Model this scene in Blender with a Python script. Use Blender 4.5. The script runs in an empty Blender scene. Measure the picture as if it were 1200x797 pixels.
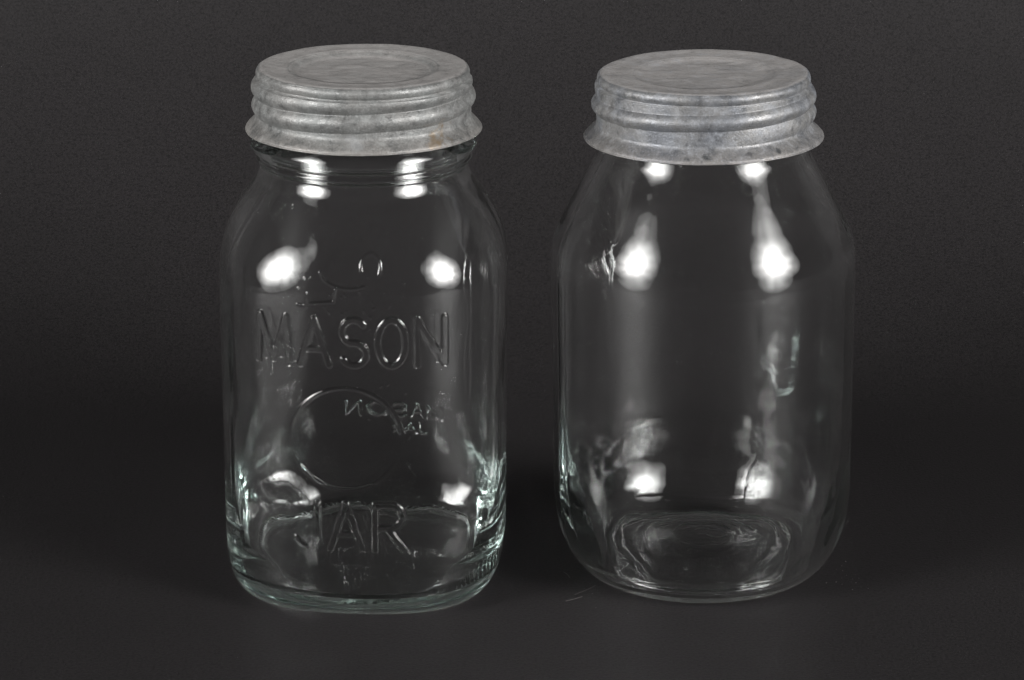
import bpy, math, random
import numpy as np
from mathutils import Matrix, Vector

random.seed(7)
rng = np.random.default_rng(7)
R = math.radians
sc = bpy.context.scene
col = sc.collection
MM = 0.001

# ---------------------------------------------------------------- camera
cam_d = bpy.data.cameras.new('camera')
cam = bpy.data.objects.new('camera', cam_d)
col.objects.link(cam)
sc.camera = cam
cam_d.sensor_fit = 'HORIZONTAL'
cam_d.sensor_width = 36.0
cam_d.lens = 36.0 * 3624.0 / 1200.0
cam_d.clip_start = 0.02
cam_d.clip_end = 50
cam.matrix_world = (Matrix.Translation((0, -1.0207, 0.4087)) @ Matrix.Rotation(R(90 - 17.718), 4, 'X')
                    @ Matrix.Rotation(R(0.315), 4, 'Z'))

# ---------------------------------------------------------------- world: a dark studio
w = bpy.data.worlds.new('World')
sc.world = w
w.use_nodes = True
bg = w.node_tree.nodes['Background']
bg.inputs[0].default_value = (1.0, 0.96, 0.94, 1)
bg.inputs[1].default_value = 0.032


# ---------------------------------------------------------------- two round studio umbrellas
def umbrella_light(name, direction, dist, size, watts, target=(0.0, 0.0, 0.09), tint=(1.0, 0.985, 0.97)):
    ld = bpy.data.lights.new(name, 'AREA')
    ld.shape = 'DISK'
    ld.size = size
    ld.energy = watts
    ld.color = tint
    o = bpy.data.objects.new(name, ld)
    col.objects.link(o)
    d = Vector(direction).normalized()
    o.location = Vector(target) + d * dist
    o.rotation_euler = d.to_track_quat('Z', 'Y').to_euler()
    ld.use_nodes = True
    nt = ld.node_tree
    N = nt.nodes
    em = N['Emission']
    geo = N.new('ShaderNodeNewGeometry')
    sep = N.new('ShaderNodeSeparateXYZ')
    nt.links.new(geo.outputs['Parametric'], sep.inputs[0])

    def m(op, a, b=None):
        n = N.new('ShaderNodeMath')
        n.operation = op
        for i, v in enumerate((a, b)):
            if v is None:
                continue
            if isinstance(v, (int, float)):
                n.inputs[i].default_value = v
            else:
                nt.links.new(v, n.inputs[i])
        return n.outputs[0]
    x = m('SUBTRACT', sep.outputs[0], 0.5)
    y = m('SUBTRACT', sep.outputs[1], 0.5)
    r2 = m('MULTIPLY', m('ADD', m('MULTIPLY', x, x), m('MULTIPLY', y, y)), 4.0)      # 0 centre .. 1 rim
    fall = m('POWER', 2.718, m('MULTIPLY', r2, -3.2))                                # flash sits on the axis
    ang = m('ARCTAN2', y, x)
    rib = m('ABSOLUTE', m('SINE', m('MULTIPLY', ang, 4.0)))
    rr = m('SQRT', r2)
    width = m('MULTIPLY', rib, m('MULTIPLY', rr, 9.0))
    ribs = m('MINIMUM', m('ADD', width, 0.62), 1.0)                                  # eight darker ribs
    gore = m('ADD', m('MULTIPLY', rib, 0.25), 0.75)
    s = m('MULTIPLY', m('MULTIPLY', fall, ribs), m('MULTIPLY', gore, 3.1))
    nt.links.new(s, em.inputs['Strength'])
    return o


umbrella_light('umbrella_lamp', (-0.78, -0.53, 0.285), 2.0, 1.40, 53)
umbrella_light('umbrella_lamp.001', (0.78, -0.53, 0.295), 2.0, 1.40, 58)

sc.view_settings.view_transform = 'Standard'
sc.view_settings.look = 'None'
sc.view_settings.exposure = 0.0
sc.view_settings.gamma = 1.0
sc.render.engine = 'CYCLES'
cy = sc.cycles
cy.max_bounces = 24
cy.transmission_bounces = 24
cy.glossy_bounces = 12
cy.diffuse_bounces = 4
cy.transparent_max_bounces = 16
cy.caustics_reflective = True
cy.caustics_refractive = True
cy.blur_glossy = 0.3
cy.sample_clamp_indirect = 0.0
cy.use_denoising = True
cy.denoiser = 'OPENIMAGEDENOISE'


# ---------------------------------------------------------------- noise in numpy
_perm = rng.permutation(512)
_perm = np.concatenate([_perm, _perm, _perm])
_val = rng.uniform(-1, 1, 2048)


def vnoise(P):
    P = np.asarray(P, dtype=np.float64)
    i = np.floor(P).astype(np.int64)
    f = P - i
    f = f * f * f * (f * (f * 6 - 15) + 10)
    i = i % 512

    def h(dx, dy, dz):
        a = _perm[(i[:, 0] + dx) % 512]
        b = _perm[(a + i[:, 1] + dy) % 1024]
        return _val[_perm[(b + i[:, 2] + dz) % 1024]]
    out = 0
    for dx in (0, 1):
        wx = f[:, 0] if dx else 1 - f[:, 0]
        for dy in (0, 1):
            wy = f[:, 1] if dy else 1 - f[:, 1]
            for dz in (0, 1):
                wz = f[:, 2] if dz else 1 - f[:, 2]
                out = out + wx * wy * wz * h(dx, dy, dz)
    return out


def smooth(a, b, x):
    t = np.clip((x - a) / (b - a), 0, 1)
    return t * t * (3 - 2 * t)


def mesh_obj(name, verts, faces, mat, parent=None, shade=True):
    me = bpy.data.meshes.new(name)
    verts = np.asarray(verts, dtype=np.float32)
    faces = [np.asarray(f, dtype=np.int32) for f in faces]      # list of (n,k) arrays
    loops = np.concatenate([f.ravel() for f in faces])
    sizes = np.concatenate([np.full(len(f), f.shape[1], dtype=np.int32) for f in faces])
    starts = np.concatenate([[0], np.cumsum(sizes)[:-1]]).astype(np.int32)
    me.vertices.add(len(verts))
    me.vertices.foreach_set('co', verts.ravel())
    me.loops.add(len(loops))
    me.loops.foreach_set('vertex_index', loops.astype(np.int32))
    me.polygons.add(len(sizes))
    me.polygons.foreach_set('loop_start', starts)
    me.update(calc_edges=True)
    me.validate()
    if shade:
        me.polygons.foreach_set('use_smooth', np.ones(len(me.polygons), dtype=bool))
    me.materials.append(mat)
    o = bpy.data.objects.new(name, me)
    col.objects.link(o)
    if parent is not None:
        o.parent = parent
    return o


def grid_faces(nr, nc, closed_cols=True, offset=0):
    i = np.arange(nr - 1)[:, None]
    j = np.arange(nc if closed_cols else nc - 1)[None, :]
    j2 = (j + 1) % nc
    a = i * nc + j
    b = i * nc + j2
    c = (i + 1) * nc + j2
    d = (i + 1) * nc + j
    return np.stack([a, b, c, d], -1).reshape(-1, 4) + offset


def thing(name, label, cat, loc, group=None):
    o = bpy.data.objects.new(name, None)
    o.empty_display_size = 0.02
    col.objects.link(o)
    o.location = loc
    o['label'] = label
    o['category'] = cat
    if group:
        o['group'] = group
    return o


# ---------------------------------------------------------------- materials
def new_mat(name):
    m = bpy.data.materials.new(name)
    m.use_nodes = True
    nt = m.node_tree
    nt.nodes.clear()
    out = nt.nodes.new('ShaderNodeOutputMaterial')
    return m, nt, out


def nd(nt, typ, **kw):
    n = nt.nodes.new(typ)
    for k, v in kw.items():
        if k == 'op':
            n.operation = v
        elif hasattr(n, k):
            setattr(n, k, v)
    return n


def noise_node(nt, vec, scale, detail=4, rough=0.55):
    n = nt.nodes.new('ShaderNodeTexNoise')
    n.inputs['Scale'].default_value = scale
    n.inputs['Detail'].default_value = detail
    n.inputs['Roughness'].default_value = rough
    nt.links.new(vec, n.inputs['Vector'])
    return n.outputs['Fac']


def ramp(nt, fac, stops):
    n = nt.nodes.new('ShaderNodeValToRGB')
    e = n.color_ramp.elements
    while len(e) < len(stops):
        e.new(0.5)
    for el, (p, c) in zip(e, stops):
        el.position = p
        el.color = (c, c, c, 1) if isinstance(c, (int, float)) else (*c, 1)
    nt.links.new(fac, n.inputs[0])
    return n.outputs[0]


def mixc(nt, fac, a, b):
    n = nt.nodes.new('ShaderNodeMix')
    n.data_type = 'RGBA'
    for sock, v in ((n.inputs[0], fac), (n.inputs[6], a), (n.inputs[7], b)):
        if isinstance(v, (int, float)):
            sock.default_value = v
        elif isinstance(v, tuple):
            sock.default_value = (*v, 1)
        else:
            nt.links.new(v, sock)
    return n.outputs[2]


def maths(nt, op, a, b=0.0):
    n = nt.nodes.new('ShaderNodeMath')
    n.operation = op
    for i, v in enumerate((a, b)):
        if isinstance(v, (int, float)):
            n.inputs[i].default_value = v
        else:
            nt.links.new(v, n.inputs[i])
    return n.outputs[0]


def glass_material(name, tint, density, film, bump):
    m, nt, out = new_mat(name)
    tc = nd(nt, 'ShaderNodeTexCoord')
    mp = nd(nt, 'ShaderNodeMapping')
    mp.inputs['Scale'].default_value = (1, 1, 0.35)
    nt.links.new(tc.outputs['Object'], mp.inputs[0])
    g = nd(nt, 'ShaderNodeBsdfGlass')
    g.inputs['IOR'].default_value = 1.51
    g.inputs['Roughness'].default_value = 0.0
    g.inputs['Color'].default_value = (1, 1, 1, 1)
    n1 = noise_node(nt, mp.outputs[0], 320, 3, 0.5)
    b = nd(nt, 'ShaderNodeBump')
    b.inputs['Strength'].default_value = bump
    b.inputs['Distance'].default_value = 0.0005
    nt.links.new(n1, b.inputs['Height'])
    nt.links.new(b.outputs[0], g.inputs['Normal'])
    # a thin uneven film of dust and wiping marks
    df = nd(nt, 'ShaderNodeBsdfDiffuse')
    df.inputs['Color'].default_value = (0.75, 0.74, 0.72, 1)
    n2 = noise_node(nt, mp.outputs[0], 60, 6, 0.65)
    n3 = noise_node(nt, tc.outputs['Object'], 1500, 2, 0.5)
    f1 = ramp(nt, n2, [(0.35, 0.15), (0.75, 1.0)])
    f2 = ramp(nt, n3, [(0.70, 0.0), (0.80, 1.0)])
    f = maths(nt, 'ADD', maths(nt, 'MULTIPLY', f1, film), maths(nt, 'MULTIPLY', f2, film * 2.5))
    mx = nd(nt, 'ShaderNodeMixShader')
    nt.links.new(f, mx.inputs[0])
    nt.links.new(g.outputs[0], mx.inputs[1])
    nt.links.new(df.outputs[0], mx.inputs[2])
    # dusty sheen, added to lighten edges in place of light refracted by the wall
    sh = nd(nt, 'ShaderNodeBsdfSheen')
    sh.inputs['Color'].default_value = (0.085, 0.083, 0.081, 1)
    sh.inputs['Roughness'].default_value = 0.38
    ad = nd(nt, 'ShaderNodeAddShader')
    nt.links.new(mx.outputs[0], ad.inputs[0])
    nt.links.new(sh.outputs[0], ad.inputs[1])
    nt.links.new(ad.outputs[0], out.inputs['Surface'])
    va = nd(nt, 'ShaderNodeVolumeAbsorption')
    va.inputs['Color'].default_value = (*tint, 1)
    va.inputs['Density'].default_value = density
    nt.links.new(va.outputs[0], out.inputs['Volume'])
    return m


def zinc_material(name, cool, warm, dark, seed, rim_warm=0.6, stains=()):
    m, nt, out = new_mat(name)
    tc = nd(nt, 'ShaderNodeTexCoord')
    mp = nd(nt, 'ShaderNodeMapping')
    mp.inputs['Location'].default_value = (seed, seed * 0.7, 0)
    nt.links.new(tc.outputs['Object'], mp.inputs[0])
    P = mp.outputs[0]
    n_big = noise_node(nt, P, 60, 6, 0.62)
    n_mid = noise_node(nt, P, 260, 6, 0.7)
    n_fine = noise_node(nt, P, 1500, 3, 0.65)
    ms = nd(nt, 'ShaderNodeMapping')                       # fine scratches, stretched one way
    ms.inputs['Scale'].default_value = (0.10, 1.9, 1.0)
    ms.inputs['Rotation'].default_value = (0, 0, 0.25)
    nt.links.new(P, ms.inputs[0])
    n_scr = noise_node(nt, ms.outputs[0], 1100, 5, 0.7)
    sep = nd(nt, 'ShaderNodeSeparateXYZ')
    nt.links.new(tc.outputs['Object'], sep.inputs[0])
    zz = sep.outputs[2]
    sepn = nd(nt, 'ShaderNodeSeparateXYZ')
    nt.links.new(tc.outputs['Normal'], sepn.inputs[0])
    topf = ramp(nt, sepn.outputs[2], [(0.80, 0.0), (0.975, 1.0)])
    rimf = ramp(nt, maths(nt, 'MULTIPLY', zz, 200.0), [(0.15, rim_warm), (1.0, 0.0)])
    c = mixc(nt, ramp(nt, n_big, [(0.40, 0.0), (0.60, 1.0)]), cool, warm)
    tan = (0.455, 0.438, 0.428)  # dusty tan, painted paler to make up for weak light on the top
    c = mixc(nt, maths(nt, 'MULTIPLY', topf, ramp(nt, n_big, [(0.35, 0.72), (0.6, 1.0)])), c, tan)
    tan2 = (0.31, 0.285, 0.265)
    c = mixc(nt, maths(nt, 'MULTIPLY', rimf, ramp(nt, n_mid, [(0.35, 0.3), (0.6, 1.0)])), c, tan2)
    # oxide: dark mottling, pale bloom, scratches
    c = mixc(nt, maths(nt, 'MULTIPLY', ramp(nt, n_mid, [(0.34, 0.42), (0.46, 0.0)]), maths(nt, 'SUBTRACT', 1.0, maths(nt, 'MULTIPLY', topf, 0.6))), c, dark)
    pale = tuple(min(1, x * 2.0) for x in cool)
    c = mixc(nt, ramp(nt, n_mid, [(0.53, 0.0), (0.70, 0.42)]), c, pale)
    c = mixc(nt, ramp(nt, n_fine, [(0.55, 0.0), (0.70, 0.5)]), c, pale)
    c = mixc(nt, ramp(nt, n_fine, [(0.30, 0.4), (0.44, 0.0)]), c, dark)
    c = mixc(nt, maths(nt, 'MULTIPLY', topf, ramp(nt, n_scr, [(0.34, 0.55), (0.42, 0.0)])), c, dark)
    c = mixc(nt, maths(nt, 'MULTIPLY', topf, ramp(nt, n_scr, [(0.62, 0.0), (0.72, 0.35)])), c, pale)
    for (pos, size, colour, amount) in stains:             # rust bloom and corrosion spots
        vm = nd(nt, 'ShaderNodeVectorMath')
        vm.operation = 'DISTANCE'
        vm.inputs[1].default_value = tuple(v * MM for v in pos)
        nt.links.new(tc.outputs['Object'], vm.inputs[0])
        dd = maths(nt, 'MULTIPLY', vm.outputs['Value'], 1000.0 / size)
        dd = maths(nt, 'ADD', dd, maths(nt, 'MULTIPLY', maths(nt, 'SUBTRACT', n_mid, 0.5), 4.5))
        c = mixc(nt, ramp(nt, dd, [(0.25, amount), (1.0, 0.0)]), c, colour)
    p = nd(nt, 'ShaderNodeBsdfPrincipled')
    nt.links.new(c, p.inputs['Base Color'])
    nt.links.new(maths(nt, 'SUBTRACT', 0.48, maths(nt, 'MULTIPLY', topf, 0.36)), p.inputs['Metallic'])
    nt.links.new(ramp(nt, n_mid, [(0.35, 0.32), (0.60, 0.62)]), p.inputs['Roughness'])
    b = nd(nt, 'ShaderNodeBump')
    b.inputs['Strength'].default_value = 0.45
    b.inputs['Distance'].default_value = 0.0005
    nt.links.new(maths(nt, 'ADD', n_mid, maths(nt, 'MULTIPLY', n_fine, 0.5)), b.inputs['Height'])
    nt.links.new(b.outputs[0], p.inputs['Normal'])
    nt.links.new(p.outputs[0], out.inputs['Surface'])
    return m


def paper_material():
    m, nt, out = new_mat('black_paper')
    tc = nd(nt, 'ShaderNodeTexCoord')
    P = tc.outputs['Object']
    n1 = noise_node(nt, P, 900, 3, 0.7)
    n2 = noise_node(nt, P, 9, 5, 0.6)
    n3 = noise_node(nt, P, 2600, 2, 0.5)
    base = mixc(nt, ramp(nt, n2, [(0.3, 0.0), (0.7, 1.0)]), (0.0200, 0.0183, 0.0193), (0.0240, 0.0220, 0.0232))
    base = mixc(nt, ramp(nt, n1, [(0.34, 0.8), (0.56, 0.0)]), base, (0.0075, 0.0072, 0.0076))
    base = mixc(nt, ramp(nt, n3, [(0.58, 0.0), (0.72, 0.6)]), base, (0.05, 0.047, 0.046))
    p = nd(nt, 'ShaderNodeBsdfPrincipled')
    nt.links.new(base, p.inputs['Base Color'])
    p.inputs['Roughness'].default_value = 0.6
    p.inputs['Specular IOR Level'].default_value = 0.28
    b = nd(nt, 'ShaderNodeBump')
    b.inputs['Strength'].default_value = 0.4
    b.inputs['Distance'].default_value = 0.0004
    nt.links.new(n1, b.inputs['Height'])
    nt.links.new(b.outputs[0], p.inputs['Normal'])
    nt.links.new(p.outputs[0], out.inputs['Surface'])
    return m


def plain(name, c, rough=0.7):
    m, nt, out = new_mat(name)
    p = nd(nt, 'ShaderNodeBsdfPrincipled')
    p.inputs['Base Color'].default_value = (*c, 1)
    p.inputs['Roughness'].default_value = rough
    nt.links.new(p.outputs[0], out.inputs['Surface'])
    return m


M_paper = paper_material()
M_glass_a = glass_material('clear_glass_greenish', (0.42, 0.80, 0.70), 5.0, 0.003, 0.05)
M_glass_b = glass_material('clear_glass', (0.48, 0.81, 0.74), 5.0, 0.0025, 0.04)
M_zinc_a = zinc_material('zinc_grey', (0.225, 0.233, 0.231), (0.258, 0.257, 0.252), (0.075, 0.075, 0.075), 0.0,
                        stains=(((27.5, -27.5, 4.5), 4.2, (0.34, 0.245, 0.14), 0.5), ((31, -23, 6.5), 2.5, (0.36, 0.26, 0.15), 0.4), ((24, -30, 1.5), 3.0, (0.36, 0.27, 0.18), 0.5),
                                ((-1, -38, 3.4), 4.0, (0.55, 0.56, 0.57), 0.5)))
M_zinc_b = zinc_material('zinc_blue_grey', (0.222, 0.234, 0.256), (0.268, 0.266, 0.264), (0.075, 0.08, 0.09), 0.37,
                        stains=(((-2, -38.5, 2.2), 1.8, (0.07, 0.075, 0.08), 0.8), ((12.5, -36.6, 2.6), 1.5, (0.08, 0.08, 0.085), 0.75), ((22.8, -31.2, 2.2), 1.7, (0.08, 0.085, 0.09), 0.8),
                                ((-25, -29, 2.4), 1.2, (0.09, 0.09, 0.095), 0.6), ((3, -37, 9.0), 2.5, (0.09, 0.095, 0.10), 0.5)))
M_lint = plain('lint', (0.22, 0.21, 0.20))

# ---------------------------------------------------------------- black paper sweep
SX0, SX1 = -1.36, 1.36
prof = [(-0.9, 0.0)]
ys = np.linspace(-0.8, 0.165, 24)
prof += [(y, 0.0) for y in ys]
rad = 0.30
for a in np.linspace(0, 88, 30)[1:]:
    prof.append((0.165 + rad * math.sin(R(a)), rad - rad * math.cos(R(a))))
y_, z_ = prof[-1]
prof.append((y_ + 0.03, z_ + 0.9))
xs = np.linspace(SX0, SX1, 45)
prof = np.array(prof)
V = np.stack([np.repeat(xs[None, :], len(prof), 0), np.repeat(prof[:, 0:1], len(xs), 1), np.repeat(prof[:, 1:2], len(xs), 1)], -1)
floor = mesh_obj('ground', V.reshape(-1, 3), [grid_faces(len(prof), len(xs), False)], M_paper)
floor['kind'] = 'structure'
floor['label'] = 'matte black paper sweep under and behind both jars'


# ---------------------------------------------------------------- lettering as strokes (unit: cap height 1)
def arc(cx, cy, rx, ry, a0, a1, n=14):
    t = np.radians(np.linspace(a0, a1, n))
    return np.c_[cx + rx * np.cos(t), cy + ry * np.sin(t)]


def letter(ch):
    if ch == 'M':
        return [np.array([[0, 0], [0.06, 1], [0.36, 0.06], [0.66, 1], [0.72, 0]])], 0.72
    if ch == 'A':
        return [np.array([[0, 0], [0.33, 1], [0.66, 0]]), np.array([[0.12, 0.34], [0.54, 0.34]])], 0.66
    if ch == 'S':
        a = arc(0.30, 0.74, 0.26, 0.26, 35, 250, 16)
        b = arc(0.30, 0.25, 0.28, 0.25, 75, -150, 16)
        return [np.r_[a, b]], 0.58
    if ch == 'O':
        return [arc(0.31, 0.5, 0.31, 0.5, 0, 360, 40)], 0.62
    if ch == 'N':
        return [np.array([[0, 0], [0, 1], [0.6, 0], [0.6, 1]])], 0.6
    if ch == 'J':
        return [np.r_[np.array([[0.46, 1.0]]), arc(0.23, 0.25, 0.23, 0.25, 0, -165, 16)]], 0.46
    if ch == 'R':
        return [np.array([[0, 0], [0, 1]]), np.r_[np.array([[0, 1], [0.3, 1]]), arc(0.3, 0.74, 0.26, 0.26, 90, -90, 14), np.array([[0, 0.48]])],
                np.array([[0.26, 0.48], [0.58, 0]])], 0.58
    return [], 0.3


def word(text, cx, cz, height, width, flip=1):
    """strokes in (s, z) millimetres, s measured along the wall"""
    x = 0
    st = []
    for ch in text:
        ps, wd = letter(ch)
        for p in ps:
            q = p.astype(float)
            q[:, 0] += x
            st.append(q)
        x += wd + 0.26
    tot = x - 0.26
    k = width / tot
    return [np.c_[flip * (p[:, 0] * k - width / 2) + cx, (p[:, 1] - 0.5) * height + cz] for p in st]


def relief(s, z, strokes, half, edge, height):
    """height field of rounded bars along the strokes"""
    out = np.zeros_like(s)
    for p in strokes:
        lo = p.min(0) - half - edge
        hi = p.max(0) + half + edge
        idx = np.where((s > lo[0]) & (s < hi[0]) & (z > lo[1]) & (z < hi[1]))[0]
        if len(idx) == 0:
            continue
        ss, zz = s[idx], z[idx]
        d = np.full(len(idx), 1e9)
        for a, b in zip(p[:-1], p[1:]):
            ab = b - a
            L = max(ab @ ab, 1e-9)
            t = np.clip(((ss - a[0]) * ab[0] + (zz - a[1]) * ab[1]) / L, 0, 1)
            d = np.minimum(d, np.hypot(ss - a[0] - t * ab[0], zz - a[1] - t * ab[1]))
        out[idx] = np.maximum(out[idx], height * smooth(half + edge, half - edge, d))
    return out


def resample(pts, step_fn):
    """polyline (r,z) -> smooth Catmull-Rom sampled with local step"""
    pts = np.array(pts, float)
    P = np.vstack([2 * pts[0] - pts[1], pts, 2 * pts[-1] - pts[-2]])
    dense = []
    for i in range(1, len(P) - 2):
        p0, p1, p2, p3 = P[i - 1:i + 3]
        n = 60
        t = np.linspace(0, 1, n, endpoint=False)[:, None]
        # centripetal-like tension keeps it from overshooting
        m1 = (p2 - p0) * 0.5
        m2 = (p3 - p1) * 0.5
        L = np.linalg.norm(p2 - p1)
        for mm in (m1, m2):
            l = np.linalg.norm(mm)
            if l > L:
                mm *= L / l
        h = ((2 * t**3 - 3 * t**2 + 1) * p1 + (t**3 - 2 * t**2 + t) * m1 + (-2 * t**3 + 3 * t**2) * p2 + (t**3 - t**2) * m2)
        dense.append(h)
    dense = np.vstack(dense + [pts[-1:]])
    seg = np.linalg.norm(np.diff(dense, axis=0), axis=1)
    dens = np.array([1.0 / step_fn(q) for q in dense])
    cum = np.r_[0, np.cumsum(seg * 0.5 * (dens[:-1] + dens[1:]))]
    n = int(cum[-1]) + 2
    tt = np.linspace(0, cum[-1], n)
    return np.c_[np.interp(tt, cum, dense[:, 0]), np.interp(tt, cum, dense[:, 1])]


def jar_mesh(name, outer, inner, cols, n_of_z, mat, parent, detail_outer, detail_inner, step_outer, step_inner, rot=0.0):
    """outer: bottom centre -> lip, inner: lip -> inner floor centre; one closed shell of glass (mm)"""
    po = resample(outer, step_outer)
    pi = resample(inner, step_inner)
    prof = np.vstack([po, pi])
    prof = prof[(prof[:, 0] > 0.05)]
    nr, nc = len(prof), len(cols)
    n_out = int((po[:, 0] > 0.05).sum())
    r = np.repeat(prof[:, 0:1], nc, 1)
    z = np.repeat(prof[:, 1:2], nc, 1)
    th = np.repeat(cols[None, :], nr, 0)
    nn = np.repeat(n_of_z(prof[:, 1], prof[:, 0])[:, None], nc, 1)
    g = (np.abs(np.cos(th)) ** nn + np.abs(np.sin(th)) ** nn) ** (-1.0 / nn)
    rad = r * g
    # profile normals (pointing away from the glass on the outside, into the cavity on the inside)
    d = np.gradient(prof, axis=0)
    nrm = np.c_[d[:, 1], -d[:, 0]]
    nrm /= np.maximum(np.linalg.norm(nrm, axis=1, keepdims=True), 1e-9)
    disp = np.zeros((nr, nc))
    disp[:n_out] = detail_outer(th[:n_out], rad[:n_out], z[:n_out])
    disp[n_out:] = detail_inner(th[n_out:], rad[n_out:], z[n_out:])
    rad = rad + disp * nrm[:, 0:1]
    z = z + disp * nrm[:, 1:2]
    a = th + rot
    V = np.stack([rad * np.cos(a), rad * np.sin(a), z], -1).reshape(-1, 3)
    first = V[:nc].mean(0)
    last = V[-nc:].mean(0)
    V = np.vstack([V, first, last]) * MM
    f = grid_faces(nr, nc, True)
    j = np.arange(nc)
    j2 = (j + 1) % nc
    c0, c1 = nr * nc, nr * nc + 1
    t0 = np.stack([np.full(nc, c0), j2, j], -1)
    base = (nr - 1) * nc
    t1 = np.stack([base + j, base + j2, np.full(nc, c1)], -1)
    return mesh_obj(name, V, [f, t0, t1], mat, parent)


def columns(bands, coarse):
    """angles over the circle, fine inside the bands (centre, half width, step), coarse elsewhere"""
    a = 0.0
    out = []
    while a < 360.0 - 1e-6:
        out.append(a)
        st = coarse
        for c, hw, s in bands:
            dd = abs((a - c + 180) % 360 - 180)
            if dd < hw:
                st = min(st, s)
        a += st
    return np.radians(np.array(out))


# ---------------------------------------------------------------- zinc lid: skirt with rolled thread, top panel, rolled rim
def zinc_lid(parent, z0, mat, z_left, pitch, phi0, phi1, amp, r_base, r_rim, z_top, recess_r, seed, fade=70.0, depth=1.2, offset=(0, 0), tilt=(0, 0)):
    lid = None
    nth = 288
    th = np.linspace(0, 2 * math.pi, nth, endpoint=False)
    # outside of the skirt, from rim up and over the top bead
    zs = np.r_[np.linspace(0, z_top - 4.2, 90)]
    rr = np.zeros((len(zs), nth))
    phi_b = (np.degrees(th) - 180.0) % 360.0            # 0 at the left, 90 in front, 180 at the right
    for i, z in enumerate(zs):
        flare = (r_rim - r_base) * (1 - smooth(0, 5.0, z)) ** 1.15
        b = np.zeros(nth)
        for k in (-1, 0, 1, 2):
            ph = phi_b + 360.0 * k
            zc = z_left + pitch * ph / 360.0
            a = smooth(phi0, phi0 + fade, ph) * smooth(phi1 + 60, phi1 - 40, ph)
            u = np.clip((z - zc) / (pitch * 0.5), -1, 1)
            b = np.maximum(b, a * np.cos(u * math.pi / 2) ** 0.8)
        rr[i] = r_base + flare + amp * b
    # neck under the top bead, then bead and top annulus
    rb = r_base - 0.6
    cz = z_top - 2.1
    ang = np.linspace(-62, 90, 18)
    bead_r = rb - 1.9 + 2.05 * np.cos(np.radians(ang)) + 0.15
    bead_z = cz + 2.05 * np.sin(np.radians(ang))
    r_all = np.vstack([rr] + [np.full((1, nth), v) for v in bead_r])
    z_all = np.r_[zs, bead_z]
    for r_, dz in ((rb - 2.8, -0.05), (rb - 4.2, -0.25), (rb - 6.0, -0.42), (recess_r + 3.0, -0.46), (recess_r + 1.6, -0.40), (recess_r, -0.5), (recess_r - 1.2, -0.6 - depth), (recess_r - 2.0, -1.2 - depth)):
        r_all = np.vstack([r_all, np.full((1, nth), r_)])
        z_all = np.r_[z_all, z_top + dz]
    # dents and wobble
    zz = np.repeat(z_all[:, None], nth, 1)
    X = r_all * np.cos(th)[None]
    Y = r_all * np.sin(th)[None]
    Q = np.stack([X, Y, zz], -1).reshape(-1, 3)
    wob = (vnoise(Q / 14.0 + seed) * 0.28 + vnoise(Q / 5.0 + seed * 3) * 0.13 + vnoise(Q / 2.0 + seed * 5) * 0.04).reshape(r_all.shape)
    sk = smooth(0, 3, zz) * 0.7 + 0.3
    r_out = r_all + wob * sk * np.where(zz < z_top - 0.6, 1.0, 0.35)
    z_out = zz + vnoise(Q / 9.0 + seed * 7).reshape(r_all.shape) * np.where(zz < z_top - 1, 0.12, 0.17)
    nrow = len(z_all)
    # inner wall of the sheet metal, 0.5 mm in
    r_in = r_out[:nrow - 1] - 0.5
    z_in = z_out[:nrow - 1].copy()
    z_in[90:] -= 0.5
    outr = np.vstack([r_out, r_in[::-1]])
    outz = np.vstack([z_out, z_in[::-1]])
    a = th[None, :]
    V = np.stack([outr * np.cos(a), outr * np.sin(a), outz], -1).reshape(-1, 3) * MM
    F = grid_faces(len(outr), nth, True)
    F2 = np.stack([(len(outr) - 1) * nth + np.arange(nth), (len(outr) - 1) * nth + (np.arange(nth) + 1) % nth,
                   (np.arange(nth) + 1) % nth, np.arange(nth)], -1)
    lid = mesh_obj('lid', V, [F, F2], mat, parent)
    lid.location = (offset[0] * MM, offset[1] * MM, z0 * MM)
    lid.rotation_euler = (R(tilt[0]), R(tilt[1]), 0)
    # sunken panel in the middle of the top
    rs = np.r_[recess_r + 0.9, recess_r - 0.5, recess_r - 1.4, recess_r - 2.4, recess_r - 3.4, np.linspace(recess_r - 5, 0.4, 22)]
    dz = np.r_[-0.47, -0.47 - 0.12 * depth, -0.47 - 0.45 * depth, -0.47 - 0.80 * depth, -0.47 - 0.96 * depth, np.full(22, -0.47 - depth)]
    PV = np.stack([rs[:, None] * np.cos(a), rs[:, None] * np.sin(a), np.repeat((z_top + dz)[:, None], nth, 1)], -1)
    Qp = PV.reshape(-1, 3)
    PV = PV.copy()
    inner = smooth(recess_r, recess_r - 4, np.hypot(Qp[:, 0], Qp[:, 1]))
    PV[..., 2] += (vnoise(Qp / 9.0 + seed * 7) * 0.17 + inner * (vnoise(Qp * np.array([1 / 11.0, 1 / 3.0, 1]) + seed) * 0.12 + vnoise(Qp / 2.2 + seed) * 0.06)).reshape(PV.shape[:2])
    PV = PV.reshape(-1, 3)
    nP = len(rs)
    PV = np.vstack([PV, PV[-nth:].mean(0)])
    j = np.arange(nth)
    tri = np.stack([(nP - 1) * nth + j, (nP - 1) * nth + (j + 1) % nth, np.full(nth, nP * nth)], -1)
    mesh_obj('top_panel', PV * MM, [grid_faces(nP, nth, True), tri], mat, lid)
    # hem rolled along the flared lip
    t2 = np.linspace(0, 2 * math.pi, 10, endpoint=False)
    rim_r = r_out[0][None, :] - 0.15 + 0.42 * np.cos(t2)[:, None]
    rim_z = z_out[0][None, :] + 0.36 * np.sin(t2)[:, None]
    HV = np.stack([rim_r * np.cos(a), rim_r * np.sin(a), rim_z], -1).reshape(-1, 3) * MM
    HF = grid_faces(10, nth, True)
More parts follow.
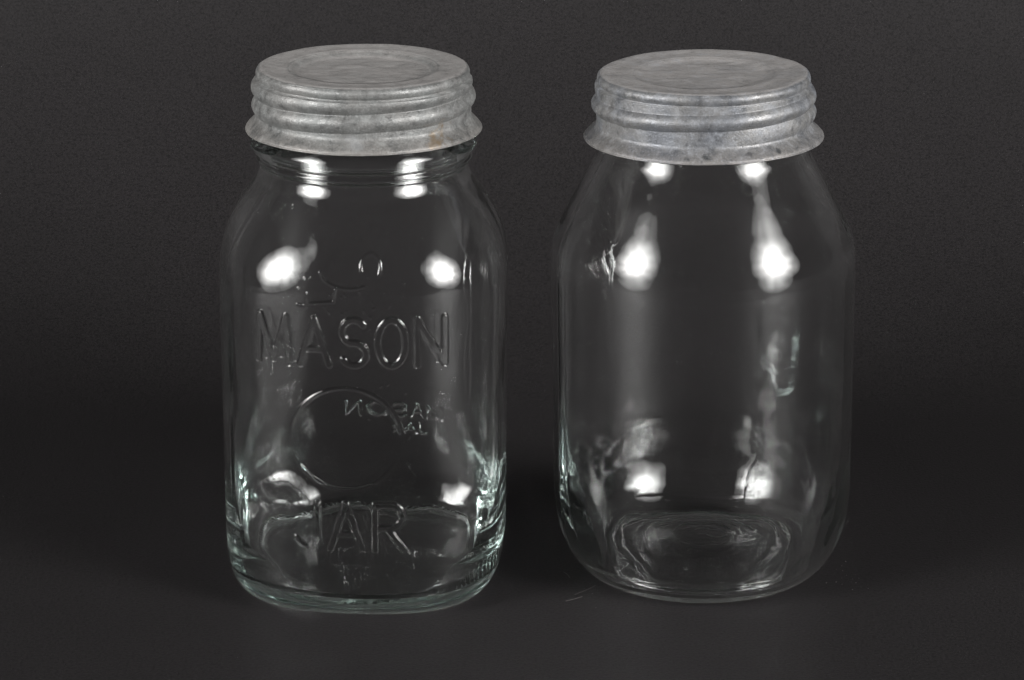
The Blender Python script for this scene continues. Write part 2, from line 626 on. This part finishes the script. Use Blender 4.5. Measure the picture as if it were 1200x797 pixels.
    HF2 = np.stack([9 * nth + j, 9 * nth + (j + 1) % nth, (j + 1) % nth, j], -1)
    mesh_obj('rim', HV, [HF, HF2], mat, lid)
    return lid


# ================================================================ left jar: rounded square, embossed
ZL = 160.2
jar_a = thing('mason_jar', 'rounded square clear glass jar embossed MASON and JAR under a grey zinc lid', 'jar', (-0.0503, -0.0075, 0.0))

outer_a = [(0.0, 2.2), (12, 2.1), (24, 1.6), (32, 0.9), (36, 0.25), (39.5, 0.0), (42.0, 0.5), (44.6, 2.6), (46.6, 6.2), (47.7, 11), (48.2, 17), (48.3, 26),
           (48.3, 50), (48.4, 80), (48.6, 105), (48.5, 114), (48.0, 120), (46.8, 125.5), (44.9, 130.5), (42.2, 135.5), (38.8, 140.3), (36.4, 143.6), (35.2, 146.6),
           (35.0, 148.2), (35.9, 149.4), (36.3, 150.3), (35.8, 151.3), (35.6, 152.1), (37.2, 153.1), (38.0, 154.6), (38.1, 156.4), (37.0, 158.6), (35.2, 160.2),
           (34.2, 163), (34.2, 171), (33.6, 172.6), (32.2, 173.2)]
inner_a = [(32.2, 173.2), (31.0, 172.6), (30.5, 171), (30.4, 160), (31.0, 152), (31.7, 147), (33.2, 143.0), (36.2, 138.2), (39.2, 133.2), (41.8, 127.8), (43.6, 122.2), (44.6, 116),
           (45.0, 106), (45.0, 88), (44.9, 68), (44.5, 54), (43.7, 43.5), (42.6, 34.5), (41.2, 26), (39.5, 18), (37.8, 11.4), (36.4, 7.7), (34.8, 6.3), (32.6, 5.8), (18, 6.0), (8, 6.4), (0.0, 6.5)]


def n_square(z, r):
    n = 2.75 - 0.75 * smooth(112, 144, z)
    return np.where(z < 15, np.where(r < 34, 2.0 + (n - 2.0) * smooth(6, 34, r), n), n)


ROT_A = -3.5
cols_a = columns([(270, 48, 0.26), (90, 26, 0.30)], 1.1)
front_strokes = (word('MASON', 0.1, 99.2, 15.8, 61.5) + word('JAR', -0.8, 34.5, 16.0, 36.0))
ring_strokes = [arc(-1.6, 65.5, 18.4, 17.8, 0, 360, 64)]
mark_strokes = [np.array([[-17, 111.6], [-14.5, 111.2], [-13.6, 115.5], [-13.2, 112.2], [-5, 113.0], [-4.4, 117.2]]),
                arc(0, 123.4, 9.5, 6.0, 188, 300, 16), arc(7, 124.5, 3.2, 4.2, 200, -30, 14)]
_dr = random.Random(11)
dots = []
for _ in range(46):
    p_ = np.array([_dr.gauss(6, 15), _dr.choice([_dr.uniform(106, 122), _dr.uniform(20, 122)])])
    dots.append(np.array([p_, p_ + [_dr.uniform(-0.5, 0.5), _dr.uniform(-0.9, 0.9)]]))
back_strokes = (word('MASON', 7.0, 44.0, 4.8, 39.0, -1) + word('JAR', 11.0, 36.0, 4.8, 15.0, -1))


def det_out_a(th, rad, z):
    sh = th.shape
    deg = np.degrees(th)
    s_front = rad * np.sin(np.radians(deg - 270.0))
    s_back = rad * np.cos(th)
    front = np.cos(th - R(270)) > 0.55
    back = np.cos(th - R(90)) > 0.55
    h = np.zeros(sh)
    zf = z[front]
    worn = 0.72 + 0.40 * vnoise(np.stack([s_front[front] / 7.0, zf / 7.0, 0 * zf + 0.3], -1))
    h[front] += worn * relief(s_front[front], zf, front_strokes, 1.0, 0.36, 0.85)
    h[front] = np.maximum(h[front], worn * np.clip(0.75 - s_front[front] / 40.0, 0.3, 1.1) * relief(s_front[front], zf, ring_strokes, 0.5, 0.45, 0.50))
    h[front] = np.maximum(h[front], relief(s_front[front], zf, mark_strokes, 0.4, 0.3, 0.30))
    h[front] = np.maximum(h[front], relief(s_front[front], zf, dots, 0.22, 0.2, 0.22))
    h[back] += relief(s_back[back], z[back], back_strokes, 0.40, 0.28, 0.55)
    P = np.stack([rad * np.cos(th), rad * np.sin(th), z], -1).reshape(-1, 3)
    wv = (vnoise(P / np.array([15, 15, 30]) + 3.1) * 0.11 + vnoise(P / np.array([5, 5, 12.0]) + 9.7) * 0.030).reshape(sh)
    k = smooth(2, 10, z) * smooth(154, 140, z)
    # mould seams on two opposite corners
    seam = 0
    for c in (180.0 + 36, 36.0):
        dd = np.abs((deg - c + 180) % 360 - 180)
        seam = seam + 0.16 * np.exp(-(dd / 0.9) ** 2)
    # stippled bearing ring under the heel
    stip = 0.22 * np.maximum(0, np.sin(th * 110)) * smooth(44.5, 42.0, rad) * smooth(36, 39, rad) * smooth(4, 1, z)
    wv = wv * (1 - 0.6 * np.abs(np.cos(th)) ** 2 * smooth(75, 55, z))
    return h + (wv + seam * smooth(10, 20, z)) * k + stip


def det_in_a(th, rad, z):
    sh = th.shape
    P = np.stack([rad * np.cos(th), rad * np.sin(th), z], -1).reshape(-1, 3)
    side = (1 - 0.75 * np.clip(np.abs(np.cos(th)), 0, 1) ** 2 * smooth(75, 55, z)).ravel()      # the moulded side walls are smoother low down
    wv = (vnoise(P / np.array([17, 17, 26]) + 21.0) * 0.85 * (0.4 + 0.6 * side)
          + (vnoise(P / np.array([8, 8, 13]) + 5.0) * 0.20 + vnoise(P / 3.6 + 15.0) * 0.022) * side).reshape(sh)
    low = (0.55 + 0.60 * smooth(80, 40, z)) * np.where(z < 9.5, 0.3, 1.0)
    # the glass gathers thick along front and back, the side walls stay thin
    sw = smooth(0.45, 0.80, np.abs(np.cos(th)))
    thin = 3.4 * smooth(70, 27, z) * smooth(7, 22, z) * sw
    return wv * low * smooth(164, 140, z) - thin


def step_o_a(q):
    r, z = q
    if 18 < z < 126 and r > 40:
        return 0.30
    if z > 143:
        return 0.35
    return 0.6


jar_mesh('glass_body', outer_a, inner_a, cols_a, n_square, M_glass_a, jar_a, det_out_a, det_in_a, step_o_a, lambda q: 0.9, R(ROT_A))
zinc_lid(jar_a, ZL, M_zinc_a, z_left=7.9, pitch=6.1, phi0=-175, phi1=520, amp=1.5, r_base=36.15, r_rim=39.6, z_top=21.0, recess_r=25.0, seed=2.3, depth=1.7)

# ================================================================ right jar: round, plain, sloping shoulder
ZR = 155.6
jar_b = thing('glass_jar', 'plain round clear glass jar with sloping cone shoulders under a blue grey zinc lid', 'jar', (0.0674, -0.0005, 0.0006))
jar_b.scale = (1.007, 1.007, 1.0)
jar_b.rotation_euler = (0, R(-1.05), 0)
outer_b = [(0.0, 3.6), (10, 3.4), (20, 2.6), (28, 1.3), (32, 0.5), (35.5, 0.0), (38.5, 0.3), (41.4, 1.9), (44.4, 5.0), (47.3, 9.6), (49.6, 15.6), (50.9, 22), (51.5, 29), (51.6, 40),
           (51.7, 70), (51.8, 100), (51.8, 109), (51.65, 114.5), (51.1, 119.0), (49.7, 123.5), (47.6, 127.9), (45.1, 132.7), (42.5, 137.5), (39.8, 142.5), (37.0, 147.8), (35.6, 150.8), (35.0, 153.6),
           (34.6, 158), (34.4, 166), (33.8, 168), (32.4, 168.6)]
inner_b = [(32.4, 168.6), (31.1, 168), (30.6, 166), (30.9, 158), (31.7, 153.2), (32.6, 150.0), (33.9, 147.0), (36.6, 142.0), (39.3, 137.0), (41.9, 132.0), (44.3, 127.2), (46.2, 122.6), (47.4, 118), (48.2, 113), (48.5, 107),
           (48.5, 75), (48.4, 50), (48.0, 39), (47.1, 30.5), (45.5, 23), (43.2, 16), (40.4, 9.8), (38.2, 6.2), (36.6, 4.9), (34.8, 4.6), (31.5, 4.9), (26, 5.4), (18, 6.1), (9, 6.9), (0.0, 7.2)]


def det_out_b(th, rad, z):
    sh = th.shape
    P = np.stack([rad * np.cos(th), rad * np.sin(th), z], -1).reshape(-1, 3)
    wv = (vnoise(P / np.array([20, 20, 36]) + 13.1) * 0.07 + vnoise(P / np.array([30, 30, 3.0]) + 4.7) * 0.012).reshape(sh)
    k = smooth(3, 14, z) * smooth(160, 148, z)
    seam = 0
    deg = np.degrees(th)
    for c in (197.0, 17.0):
        dd = np.abs((deg - c + 180) % 360 - 180)
        seam = seam + 0.12 * np.exp(-(dd / 0.8) ** 2)
    # flowing scar rings under the base
    warp = vnoise(np.stack([3 * np.cos(th), 3 * np.sin(th), rad / 9.0], -1).reshape(-1, 3)).reshape(sh)
    rr = rad + 0.5 * warp
    scar = 0.03 * np.sin(rr * 1.7) * smooth(34, 30, rad) * smooth(2.0, 5.0, rad) * (z < 6)
    return (wv + seam * smooth(8, 16, z)) * k + scar


def det_in_b(th, rad, z):
    sh = th.shape
    P = np.stack([rad * np.cos(th), rad * np.sin(th), z], -1).reshape(-1, 3)
    wv = (vnoise(P / np.array([22, 22, 34]) + 43.0) * 0.42 + vnoise(P / np.array([9, 9, 15]) + 6.0) * 0.13 + vnoise(P / 4.0 + 25.0) * 0.02).reshape(sh)
    low = 0.18 + 1.25 * smooth(72, 20, z)
    warp = vnoise(np.stack([2 * np.cos(th), 2 * np.sin(th), rad / 12.0], -1).reshape(-1, 3)).reshape(sh)
    rr = rad + 0.4 * warp
    base = (z < 10) * (0.08 * np.sin(rr * 1.45) * smooth(31, 27, rad) + 0.85 * np.exp(-((rr - 32.6) / 0.8) ** 2) + 0.40 * np.exp(-((rr - 30.2) / 0.55) ** 2)
                       + 0.40 * np.exp(-((rr - 12.5) / 0.7) ** 2) + 0.25 * np.exp(-((np.hypot(rad * np.cos(th) - 6, rad * np.sin(th) + 1) - 4.2) / 0.5) ** 2))
    low = low * np.where(z < 9, 0.35, 1.0)
    return wv * low * smooth(162, 145, z) + base


cols_b = columns([], 0.75)
jar_mesh('glass_body', outer_b, inner_b, cols_b, lambda z, r: np.full(len(z), 2.0), M_glass_b, jar_b, det_out_b, det_in_b,
         lambda q: 0.45 if (q[1] < 6 or q[1] > 145) else 0.8, lambda q: 0.4 if q[1] < 9 else 0.8)
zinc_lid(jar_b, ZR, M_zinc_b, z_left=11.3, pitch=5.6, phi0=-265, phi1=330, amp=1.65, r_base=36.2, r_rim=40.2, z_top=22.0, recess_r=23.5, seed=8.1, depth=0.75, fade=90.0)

# ---------------------------------------------------------------- lint and crumbs on the paper
LV, LF3, LF4 = [], [], []


def crumb(x, y, s):
    o = len(LV)
    for _ in range(6):
        pass
    ax = [(s, 0, 0), (-s * 0.8, 0, 0), (0, s * 0.8, 0), (0, -s, 0), (0, 0, s * 0.6), (0, 0, -s * 0.4)]
    for v in ax:
        LV.append((x + v[0] * random.uniform(0.6, 1.2), y + v[1] * random.uniform(0.6, 1.2), s * 0.4 + v[2]))
    for f in ((0, 2, 4), (2, 1, 4), (1, 3, 4), (3, 0, 4), (2, 0, 5), (1, 2, 5), (3, 1, 5), (0, 3, 5)):
        LF3.append([o + i for i in f])


def fibre(x, y, L, ang, bend, t):
    o = len(LV)
    n = 7
    for i in range(n):
        u = i / (n - 1) - 0.5
        px = x + math.cos(ang) * L * u - math.sin(ang) * bend * (u * u)
        py = y + math.sin(ang) * L * u + math.cos(ang) * bend * (u * u)
        for k in range(3):
            a = 2.094 * k
            LV.append((px - math.sin(ang) * t * math.cos(a), py + math.cos(ang) * t * math.cos(a), t * 1.05 + t * math.sin(a)))
    for i in range(n - 1):
        for k in range(3):
            LF4.append([o + 3 * i + k, o + 3 * i + (k + 1) % 3, o + 3 * i + 3 + (k + 1) % 3, o + 3 * i + 3 + k])


for _ in range(16):
    crumb(0.118 + random.gauss(0, 0.004), -0.012 + random.gauss(0, 0.010), random.uniform(0.00012, 0.00034))
for _ in range(7):
    crumb(0.028 + random.gauss(0, 0.007), -0.03 + random.gauss(0, 0.01), random.uniform(0.0001, 0.00025))
fibre(0.026, -0.026, 0.011, R(48), 0.001, 0.00005)
fibre(0.022, -0.034, 0.007, R(35), 0.001, 0.00006)
fibre(0.020, -0.012, 0.006, R(110), 0.0015, 0.00005)
for _ in range(60):
    crumb(random.uniform(-0.19, 0.19), random.uniform(-0.09, 0.3), random.uniform(0.00006, 0.00018))
lint = mesh_obj('lint', LV, [np.array(LF3), np.array(LF4)], M_lint, None, False)
lint['kind'] = 'stuff'
lint['label'] = 'pale crumbs and fibres scattered on the black paper'
